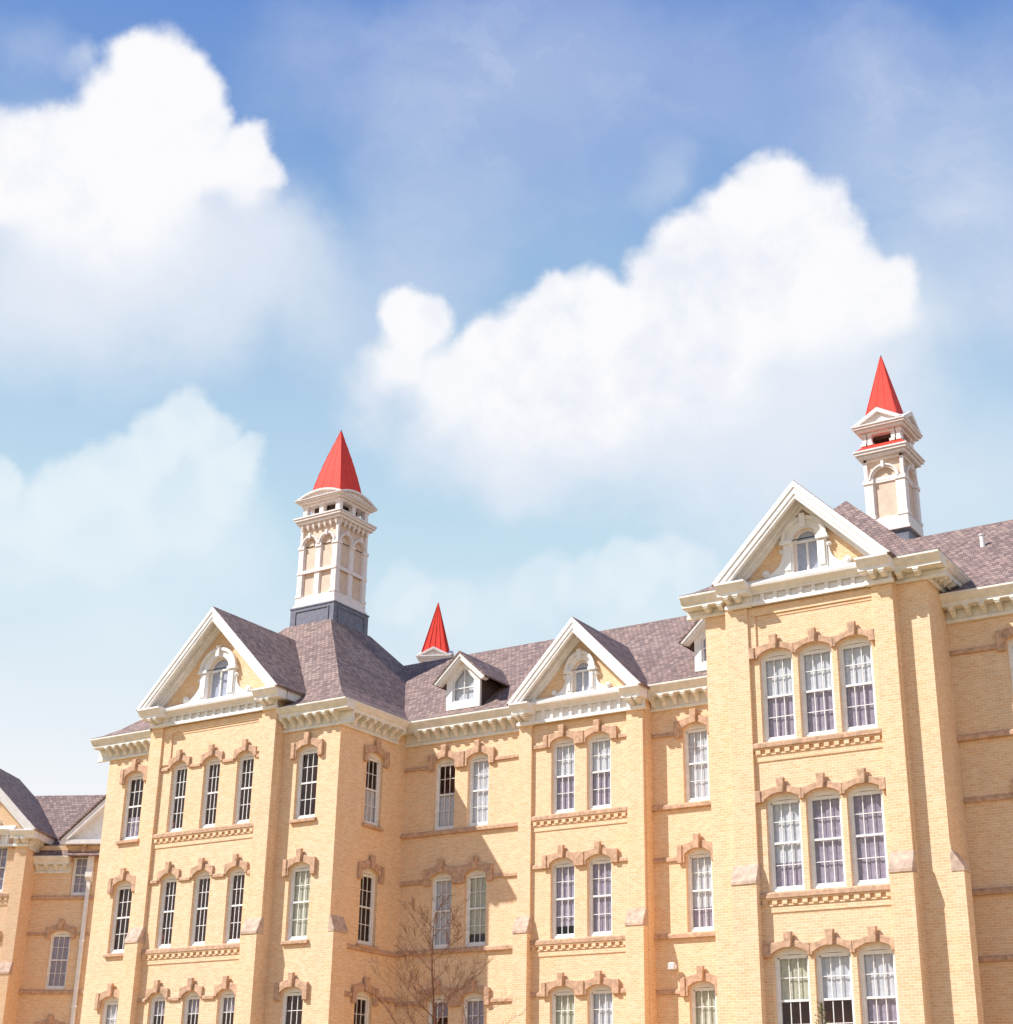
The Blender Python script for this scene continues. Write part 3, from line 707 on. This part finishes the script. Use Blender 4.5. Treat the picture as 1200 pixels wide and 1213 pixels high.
# the rest of the shell (side, back, end walls) and the rooms' inner walls seen through the panes
mb = MB(); mb.face([(-46.55, -43.25, GZ), (-46.55, -55.15, GZ), (-46.55, -55.15, 15.3), (-46.55, -43.25, 15.3)]); mb.face([(-46.55, -55.15, GZ), (14, -55.15, GZ), (14, -55.15, 15.3), (-46.55, -55.15, 15.3)]); mb.face([(14, -42.75, GZ), (14, -55.15, GZ), (14, -55.15, 15.3), (14, -42.75, 15.3)]); mb.face([(-35, -47.2, 15.2), (-35, -55.15, 15.2), (-35, -55.15, GZ), (-35, -47.2, GZ)]); mb.face([(-19.63, -41.3, 15.9), (-19.63, -55.15, 15.9), (-19.63, -55.15, GZ), (-19.63, -41.3, GZ)])
Frame(main, 0, 0).put('rear_wall', mb.mesh('rear_wall', M['brick'], recalc=False))
mb = MB()
for (x0, x1, y) in ((-46.4, -35.9, 44.35), (-35.9, -19.8, 48.3), (-19.5, -13.9, 42.2), (-12.7, 13.9, 43.9)): mb.box(x0, x1, -y - .1, -y, GZ, 15.2)
mb.box(-36.1, -36, -48.3, -44.35, GZ, 15.2)
for z in (ZB - .9, ZB - 5.1, ZB - 9.3, 14.6):
    for (x0, x1, y0, y1) in ((-46.4, -35.3, 43.6, 44.35), (-35.99, -35.3, 44.36, 48), (-35.3, -19.8, 47.55, 48.3), (-19.5, -13.9, 41.4, 42.2), (-12.7, 13.9, 43.1, 43.9)): mb.box(x0, x1, -y1, -y0, z, z + .15)
Frame(main, 0, 0).put('inner_wall', mb.mesh('inner_wall', M['room']))

PL = dict(shaft=1.02, plinth=1.165, base=1.12, z_plinth0=19.2, z_plinth1=21.47, z_base=21.86, z_imp=24.12, arches=2, pier=.24, mid=.26, z_lc0=25.24, z_lc1=25.54, lc=1.29, band=22.98,
          lbrk=7, post=1.0, pd=.115, posts=(-.885, 0, .885), z_uc0=26.2, uc=1.29, z_uc1=26.37, z_ped=26.68, spire=.88, bulge=.075, house=.5, z_spire=26.3, z_tip=29.93, round=True, groove=True)
cupola(main, -40.775, 49.2, 0, PL, 'tall double-arched cupola with slate-blue plinth and curved pediments under a red spire')
PR = dict(shaft=.70, plinth=.70, base=.80, z_plinth0=18.2, z_plinth1=19.95, z_base=20.38, z_imp=21.78, arches=1, pier=.29, mid=0, z_lc0=22.72, z_lc1=23.0, lc=.96,
          post=.68, pd=.075, posts=(-.605, -.42, .42, .605), z_uc0=23.72, uc=.96, z_uc1=23.96, z_ped=24.52, spire=.64, bulge=0, z_spire=23.98, z_tip=26.9, round=False, skirt=23.25, bar=21.9, groove=True, noknee=True)
cupola(main, -16.15, 49.15, 0, PR, 'single-arched cupola with triangular pediments under a straight red spire')

# ------------------------------------------------------------------ rear building with the ribbed red spire
rear = thing('rear_building', 'distant brick wing behind the grey roof, only its small cupola with ribbed red spire showing', 'building', (-43.7, 61.5, GZ))
a24 = math.radians(24); RF = Frame(rear, -43.7, 61.5, a24)
mb = MB(); mb.box(-8, 8, -5, 5, GZ, 15.2); RF.put('wall', mb.mesh('wall', M['brick']))
ridge_roof(RF, 'roof', -8.5, 8.5, [(5.6, 15.2), (0, 20.3)], [(-5.6, 15.2)])
P3 = dict(shaft=.62, plinth=.62, base=.7, z_plinth0=19.4, z_plinth1=20.3, z_base=20.6, z_imp=21.4, arches=1, pier=.22, mid=0, z_lc0=22.05, z_lc1=22.25, lc=.84, post=.62, pd=.07,
          posts=(-.55, .55), z_uc0=22.78, uc=.86, z_uc1=23.06, z_ped=23.5, spire=.66, bulge=0, z_spire=23.08, z_tip=26.0, round=False, ribs=True)
cupola(rear, -43.75, 61.2, a24, P3, 'small cupola with ribbed red metal spire')

# ------------------------------------------------------------------ far left building (turned 25 degrees)
far = thing('brick_wing_building', 'cream brick building at the left edge, dark gable roof and white pediment', 'building', (-57.5, 52.08, GZ))
a25 = math.radians(25); FF = Frame(far, -57.5, 52.08, a25)
fops = [(-.35, .5, 7.1, 9.55, 9.72), (.32, .5, 11.3, 13.1, 13.22), (-.35, .5, 2.9, 5.35, 5.52), (4.5, .5, 7.1, 9.55, 9.72), (4.5, .5, 2.9, 5.35, 5.52)]
# two columns overlap, so the wall is built in two storeys
wall(FF, 'wall', -1.98, 9, 10.4, 13.6, 0, [fops[1]]); wall(FF, 'wall', -1.98, 9, GZ, 10.4, 0, [fops[0], fops[2], fops[3], fops[4]])
for (c, a, zb, zs, zc), k in zip(fops, ('lav', 'lav', 'dark', 'lav', 'dark')):
    window(FF, c, a, zb, zs, zc, 0, k); hood(FF, c, a, 0, zc, .7, .7, .4)
belt(FF, 'sill_course', -1.98, 9, 6.88, 7.06, 0, .12); belt(FF, 'sill_course', -1.98, 9, 11.1, 11.27, 0, .12); belt(FF, 'sill_course', -1.98, 9, 2.7, 2.87, 0, .12)
belt(FF, 'string_course', -1.98, -1.06, 9.48, 9.6, 0, .07); belt(FF, 'string_course', .36, 9, 9.48, 9.6, 0, .07)
cornice(FF, -1.98, -.25, 0, 13.05, 12.3, .5, inset=(.15, .2), spacing=.4)
mb = MB(); mb.prism([(-.65, 13.62), (5.2, 13.62), (2.28, 16.5)], -.1, .1); mb.prism([(-.72, 13.6), (5.28, 13.6), (5.28, 13.8), (-.72, 13.8)], .1, .42)
mb.prism(chevron(3.0, 0, 2.95, .35), .1, .42) if False else None
ch = [(x + 2.28, z) for x, z in chevron(3.02, 13.8, 16.75, .34)]; mb.prism(ch, .1, .45)
FF.put('pediment', mb.mesh('pediment', M['white']), bevel=.01)
mb = MB()
for s in (-1, 1): mb.prism([(2.28, 16.8), (2.28 + s * 3.1, 13.78), (2.28 + s * 3.12, 13.86), (2.28, 16.9)], -3, .5)
FF.put('pediment_roof', mb.mesh('pediment_roof', M['shingle']))
ridge_roof(FF, 'roof', -6, 9.3, [(.5, 13.06), (.1, 13.3), (-.4, 13.72), (-4.3, 16.95)], [(-9, 13)])
# gabled bay of that building
FB = Frame(far, -57.5 + 1.1 * math.sin(a25), 52.08 - 1.1 * math.cos(a25), a25)
bops = [opening(c, .5, dz, zc=13.6) for c in (-3.45, -5.2, -6.95) for dz in ROWS]
wall(FB, 'wall', -8.4, -1.98, GZ, 14.2, 0, bops)
for c in (-3.45, -5.2, -6.95):
    for dz, k in zip(ROWS, ('lav', 'lav', 'dark')): window(FB, c, .5, ZB + dz, 13.43 + dz, 13.6 + dz, 0, k); hood(FB, c, .5, 0, 13.6 + dz, .72, .72, .3, high=.36)
for dz in ROWS: belt(FB, 'sill_course', -7.9, -2.55, ZB - .19 + dz, ZB - .02 + dz, 0, .12); dentil_band(FB, -7.9, -2.55, ZB - .19 + dz, 0)
for a0, a1 in ((-8.38, -7.85), (-2.55, -1.98)): buttress(FB, a0, a1, 13.6, -.01, .12, capz=(7.6, 8.15))
mb = MB(); mb.face([(-1.98, 0, GZ), (-1.98, -1.1, GZ), (-1.98, -1.1, 13.7), (-1.98, 0, 13.7)]); mb.face([(-8.4, 0, GZ), (-8.4, 0, 13.7), (-8.4, -6, 13.7), (-8.4, -6, GZ)])
FB.put('bay_return_wall', mb.mesh('bay_return_wall', M['brick'], recalc=False))
FS = Frame(far, *(lambda l: (l[0] + far.location.x, l[1] + far.location.y))(FB.loc(-1.98, 0, 0)), a25 + PI / 2)
cornice(FS, 0, 1.1, 0, 14.0, 13.25, .45, inset=(.15, .15), spacing=.4)
gable(FB, -5.19, .1, 3.21, 3.68, 14.04, 17.6, 13.35, .6, Ov=.6, win=(.5, 15.5, 15.95, 14.35, .9, 16.3), deep=5)
mb = MB(); mb.box(9, 9.01, -9, 0, GZ, 13.6); mb.box(-8.4, 9, -9.02, -9, GZ, 13.6); FF.put('rear_wall', mb.mesh('rear_wall', M['brick']))
mb = MB(); mb.box(-8.3, 8.9, -1.1, -1.0, GZ, 13.5); mb.box(-8.3, -2.1, .0, .05, GZ, 14); FF.put('inner_wall', mb.mesh('inner_wall', M['room']))
mb = MB(); mb.box(-.09, .09, .03, .15, 5 - 6.7, 11.9); mb.run([(.0, 11.9), (.24, 12.1), (.24, 12.35), (.0, 12.35)], -.17, .17); mb.box(-.15, .15, .02, .17, 12.35, 13.2)
for z in (9.2, 6.3, 3.4): mb.box(-.13, .13, .0, .17, z, z + .06)
FF.put('downpipe', mb.mesh('downpipe', M['white']), .75, .02, 0, label='white rainwater downpipe with hopper head')

# ------------------------------------------------------------------ flood light on the recessed wall
fl = thing('flood_light', 'small white flood light mounted on the brick wall beside the bottom right-hand recess window', 'lamp', (-23.89, 47.2, 6.0))
mb = MB(); mb.box(-.07, .07, 0, .05, -.08, .08); mb.box(-.02, .02, .05, .2, -.02, .02); link('bracket', mb.mesh('bracket', M['grey']), fl)
mb = MB(); mb.prism([(-.13, -.10), (.13, -.10), (.10, .12), (-.10, .12)], .18, .30); link('lamp_head', mb.mesh('lamp_head', M['white']), fl, bevel=.02)
mb = MB(); mb.box(-.105, .105, .302, .31, -.085, .085); link('lens', mb.mesh('lens', M['grey']), fl)

# ------------------------------------------------------------------ bare tree
def bare_tree(x, y, top):
    t = thing('bare_tree', 'leafless young tree with fine reddish twigs in front of the recessed brick wall', 'tree', (x, y, GZ))
    H = top - GZ; rnd = random.Random(11)
    tr = MB(); br = MB()
    pts = []; p = Vector((0, 0, 0)); N = 14
    for i in range(N + 1):
        f = i / N; pts.append(Vector((.10 * math.sin(f * 5) + .05 * math.sin(f * 13), .08 * math.cos(f * 4), H * f)))
    rad = lambda f: .078 * (1 - f) ** .8 + .007
    for i in range(N): tr.tube(pts[i], pts[i + 1], rad(i / N), rad((i + 1) / N), 8)
    def grow(p, d, L, r, lv):
        n = 4; q = p.copy(); dd = d.copy(); r0 = r
        for i in range(n):
            dd = (dd + Vector((rnd.uniform(-.17, .17), rnd.uniform(-.17, .17), rnd.uniform(-.02, .15)))).normalized()
            e = q + dd * (L / n); r1 = max(.0038, r * (1 - .21 * (i + 1))); br.tube(q, e, r0, r1, 5 if lv < 2 else 3)
            if lv < 4 and (i > 0 or lv == 1):
                for _ in range(1 if rnd.random() < .72 else 2):
                    ax = Vector((rnd.uniform(-1, 1), rnd.uniform(-1, 1), rnd.uniform(-.3, .5))).normalized()
                    grow(e, (dd * .9 + ax * .8).normalized(), L * rnd.uniform(.38, .6), max(.0045, r * .5), lv + 1)
            q = e; r0 = r1
    for k in range(19):
        f = .40 + .57 * (k / 18) ** .9; i = min(N - 1, int(f * N)); p = pts[i].lerp(pts[i + 1], f * N - i)
        az = k * 2.4 + rnd.uniform(-.4, .4); el = .42 + .45 * f
        d = Vector((math.cos(az), math.sin(az), el)).normalized()
        grow(p, d, (1 - f) ** .8 * 2.3 + .62, .024 * (1.15 - f) + .006, 1)
    link('trunk', tr.mesh('trunk', M['bark'], recalc=False), t); link('branches', br.mesh('branches', M['bark'], recalc=False), t)
bare_tree(-29.6, 42.0, 7.45)
# ------------------------------------------------------------------ young larch whose tip reaches into the frame
def conifer(x, y, top):
    t = thing('young_larch', 'yellowish tip of a young larch in front of the lowest right-hand windows', 'tree', (x, y, GZ)); H = top - GZ; rnd = random.Random(5)
    tr = MB(); tr.tube((0, 0, 0), (.02, 0, H), .07, .008, 8); link('trunk', tr.mesh('trunk', M['bark'], recalc=False), t)
    cr = MB()
    def tuft(p, L):
        for _ in range(5):
            a = Vector((rnd.uniform(-1, 1), rnd.uniform(-1, 1), rnd.uniform(-.3, 1))).normalized(); b_ = a.orthogonal().normalized() * .004
            cr.bm.faces.new([cr.bm.verts.new(p - b_), cr.bm.verts.new(p + b_), cr.bm.verts.new(p + a * L)])
    for i in range(110):
        f = .2 + .8 * i / 110; z = H * f; az = i * 2.39996; L = (1 - f) * 1.25 + .07; d = Vector((math.cos(az), math.sin(az), .45))
        q = Vector((0, 0, z)); e = q + d * L; cr.tube(q, e, .009, .004, 4)
        for k in range(int(6 + L * 34)): tuft(q.lerp(e, rnd.uniform(.1, 1)), rnd.uniform(.03, .06))
    for k in range(60): tuft(Vector((.02, 0, H - rnd.uniform(0, .35))), .05)
    link('crown', cr.mesh('crown', M['needle'], recalc=False), t)
conifer(-14.5, 36.0, 3.62)

# ------------------------------------------------------------------ ground
bm = bmesh.new(); bmesh.ops.create_grid(bm, x_segments=40, y_segments=40, size=900)
me = bpy.data.meshes.new('lawn'); bm.to_mesh(me); bm.free(); me.materials.append(M['ground'])
g = link('lawn', me, None, (0, 0, GZ)); g['kind'] = 'structure'; g['label'] = 'unseen lawn around the building, tinted warm for bounce light'

# ------------------------------------------------------------------ camera
F_PX = 1876.674
yaw, pitch, roll = math.radians(33.020922), math.radians(22.434750), math.radians(1.048251)
fwd = Vector((-math.sin(yaw) * math.cos(pitch), math.cos(yaw) * math.cos(pitch), math.sin(pitch)))
rgt = Vector((math.cos(yaw), math.sin(yaw), 0)); up = rgt.cross(fwd)
r2 = rgt * math.cos(roll) + up * math.sin(roll); u2 = -rgt * math.sin(roll) + up * math.cos(roll)
cam = bpy.data.cameras.new('camera'); co = bpy.data.objects.new('camera', cam); C.objects.link(co)
co.matrix_world = Matrix(((r2.x, u2.x, -fwd.x, 0), (r2.y, u2.y, -fwd.y, 0), (r2.z, u2.z, -fwd.z, 0), (0, 0, 0, 1)))
cam.sensor_fit = 'HORIZONTAL'; cam.sensor_width = 36; cam.lens = F_PX / 1200 * 36; cam.clip_end = 3000; cam.clip_start = .1
S.camera = co

# ------------------------------------------------------------------ light
sd = Vector((-.483, -.489, .728)).normalized()          # towards the sun
sun = bpy.data.lights.new('sun', 'SUN'); sun.energy = 5.0; sun.angle = math.radians(.6); sun.color = (1, .965, .91)
so = bpy.data.objects.new('sun', sun); C.objects.link(so); so.rotation_euler = sd.to_track_quat('Z', 'Y').to_euler()
W = bpy.data.worlds.new('World'); S.world = W; W.cycles.sampling_method = 'MANUAL'; W.cycles.sample_map_resolution = 512; W.use_nodes = True; nt = W.node_tree
bg = nt.nodes['Background']
tc = nd(nt, 'ShaderNodeTexCoord')
dirv = nd(nt, 'ShaderNodeVectorMath', operation='NORMALIZE'); lk(nt, tc.outputs['Generated'], dirv.inputs[0]); D = dirv.outputs[0]
sz = nd(nt, 'ShaderNodeSeparateXYZ'); lk(nt, D, sz.inputs[0])
EXPO = .28
def lin(c): return tuple(((x / 255 + .055) / 1.055) ** 2.4 if x > 10 else x / 255 / 12.92 for x in c)
stops = [(-2, (240, 236, 228)), (6, (250, 250, 252)), (12, (246, 249, 253)), (15, (232, 242, 250)), (18.5, (214, 234, 246)), (22, (194, 223, 241)), (25.5, (180, 211, 237)), (28.6, (167, 200, 231)), (32, (148, 184, 226)), (36, (124, 162, 219)), (40.5, (104, 144, 213)), (60, (80, 120, 200))]
skyc = ramp(nt, sz.outputs[2], [(max(0, math.sin(math.radians(e))), lin(c)) for e, c in stops])
nish = nd(nt, 'ShaderNodeTexSky', sky_type='NISHITA'); nish.sun_disc = False
nish.sun_elevation = math.asin(sd.z); nish.sun_rotation = math.atan2(sd.x, sd.y); nish.air_density = 1; nish.dust_density = 1
nsc = nd(nt, 'ShaderNodeVectorMath', operation='SCALE'); lk(nt, nish.outputs[0], nsc.inputs[0]); nsc.inputs['Scale'].default_value = .10
base = mixc(nt, .05, skyc, nsc.outputs[0])
# clouds: puffs placed by direction on the sky, edges broken up by noise
def vdir(px, py): v = r2 * ((px - 600) / F_PX) - u2 * ((py - 606.5) / F_PX) + fwd; v.normalize(); return v
n1 = noise(nt, D, 9, 6, .6); n2 = noise(nt, D, 34, 5, .6)
def warp(n, amp, src):
    a = nd(nt, 'ShaderNodeVectorMath', operation='SUBTRACT'); lk(nt, n.outputs['Color'], a.inputs[0]); a.inputs[1].default_value = (.5, .5, .5)
    b_ = nd(nt, 'ShaderNodeVectorMath', operation='SCALE'); lk(nt, a.outputs[0], b_.inputs[0]); b_.inputs['Scale'].default_value = amp
    c_ = nd(nt, 'ShaderNodeVectorMath', operation='ADD'); lk(nt, b_.outputs[0], c_.inputs[0]); lk(nt, src, c_.inputs[1]); return c_.outputs[0]
n7 = noise(nt, D, 15, 3, .5)
WD = warp(n2, .021, warp(n7, .030, warp(n1, .020, D)))
WS = warp(n1, .10, D)
def blobs(lst, vec):
    acc = None
    for (x, y, r, inner, op) in lst:
        dn = nd(nt, 'ShaderNodeVectorMath', operation='DISTANCE'); lk(nt, vec, dn.inputs[0]); dn.inputs[1].default_value = vdir(x, y)
        rr = r / F_PX * .93
        mr = nd(nt, 'ShaderNodeMapRange', interpolation_type='SMOOTHSTEP'); lk(nt, dn.outputs['Value'], mr.inputs[0])
        mr.inputs[1].default_value = rr * 1.12; mr.inputs[2].default_value = rr * inner; mr.inputs[3].default_value = 1; mr.inputs[4].default_value = 1 - op
        acc = mr.outputs[0] if acc is None else math_(nt, 'MULTIPLY', acc, mr.outputs[0])
    return math_(nt, 'SUBTRACT', 1, acc)
h = .60
crisp = [(178, 78, 54, h, 1), (215, 105, 50, h, 1), (236, 128, 42, h, 1), (140, 130, 58, h, 1), (90, 175, 55, h, 1), (60, 195, 66, h, 1), (5, 200, 74, h, 1), (150, 200, 100, h, 1), (215, 175, 72, h, 1), (262, 175, 48, h, 1), (298, 162, 36, h, .97), (300, 195, 38, h, .9), (285, 225, 48, .2, .85), (75, 245, 90, .2, .9), (165, 260, 100, .15, .85),
         (905, 220, 50, h, 1), (868, 250, 48, h, 1), (952, 262, 52, h, 1), (988, 285, 44, h, 1), (1020, 330, 50, .3, .95), (1062, 335, 38, h, .95), (1060, 365, 46, .3, .9), (820, 295, 50, h, 1), (775, 335, 52, h, 1), (705, 350, 46, h, 1), (655, 342, 32, h, 1),
         (635, 380, 50, h, 1), (580, 405, 44, h, 1), (890, 340, 105, h, 1), (970, 360, 95, .4, 1), (740, 420, 95, h, 1), (640, 445, 88, h, 1), (478, 372, 38, h, .97), (500, 385, 40, h, .95), (475, 425, 52, .3, .95), (540, 455, 74, .35, .95), (830, 430, 105, .35, 1), (700, 480, 100, .2, .95), (600, 500, 80, .15, .9)]
soft = [(60, 285, 150, .1, .85), (190, 285, 150, .1, .88), (290, 270, 110, .1, .7), (140, 360, 150, .1, .6), (345, 320, 95, .1, .5), (20, 370, 140, .1, .55), (250, 380, 110, .1, .45), (95, 70, 34, 0, .45), (85, 95, 40, 0, .35), (390, 380, 110, 0, .3),
        (560, 510, 110, .1, .85), (670, 520, 130, .1, .85), (800, 490, 160, .1, .9), (960, 450, 160, .1, .9), (1050, 420, 120, .1, .75), (595, 575, 75, .1, .6), (890, 550, 160, .1, .6), (1010, 560, 150, .1, .55), (1150, 580, 150, .1, .45), (450, 450, 70, .1, .7), (800, 215, 60, 0, .35)]
pale = [(215, 498, 40, h, .78), (180, 520, 44, h, .75), (250, 522, 40, h, .75), (292, 548, 32, h, .7), (270, 575, 50, h, .7), (135, 560, 48, h, .74), (80, 588, 46, h, .7), (5, 575, 28, h, .7), (30, 610, 50, h, .6), (200, 590, 90, h, .65), (110, 630, 85, h, .6), (20, 650, 80, .3, .55), (260, 640, 90, .2, .5), (140, 700, 140, .1, .4),
        (785, 664, 40, h, .55), (745, 684, 44, h, .55), (690, 700, 42, h, .5), (822, 684, 40, h, .5), (635, 705, 50, h, .45), (480, 705, 48, h, .5), (520, 725, 50, h, .4), (580, 725, 60, .3, .4), (760, 735, 100, .2, .5)]
veil = [(600, 75, 170, 0, .8), (720, 60, 150, 0, .6), (500, 110, 130, 0, .55), (850, 90, 130, 0, .45), (530, 220, 150, 0, .5), (470, 320, 120, 0, .5), (1050, 170, 150, 0, .75), (1130, 250, 170, 0, .85), (1190, 350, 120, 0, .6), (990, 110, 130, 0, .5), (1180, 90, 110, 0, .4), (380, 70, 100, 0, .35), (700, 210, 150, 0, .35), (20, 80, 70, 0, .3)]
mC = blobs(crisp, WD); mS = blobs(soft, WS); mP = blobs(pale, WD)
stv = nd(nt, 'ShaderNodeVectorMath', operation='MULTIPLY'); lk(nt, WS, stv.inputs[0]); stv.inputs[1].default_value = (.8, .8, 1.7); n3 = noise(nt, stv.outputs[0], 6, 7, .62); vf = nd(nt, 'ShaderNodeMapRange'); lk(nt, n3.outputs[0], vf.inputs[0]); vf.inputs[1].default_value = .40; vf.inputs[2].default_value = .60; vf.inputs[3].default_value = .5; vf.inputs[4].default_value = 1.0
mV = math_(nt, 'MULTIPLY', blobs(veil, WS), vf.outputs[0])
n4 = noise(nt, D, 12, 6, .6)
white = ramp(nt, n4.outputs[0], [(.36, lin((234, 238, 248))), (.52, lin((251, 251, 254)))])
c1 = mixc(nt, mV, base, lin((214, 223, 242)))
c2 = mixc(nt, mP, c1, lin((232, 243, 250)))
c3 = mixc(nt, mS, c2, lin((232, 238, 248)))
c4 = mixc(nt, mC, c3, white)
lk(nt, c4, bg.inputs['Color']); bg.inputs['Strength'].default_value = 2 ** -EXPO
S.view_settings.view_transform = 'Standard'; S.view_settings.look = 'None'; S.view_settings.gamma = 1; S.view_settings.exposure = EXPO
S.render.engine = 'CYCLES'; S.cycles.max_bounces = 8; S.cycles.transparent_max_bounces = 12
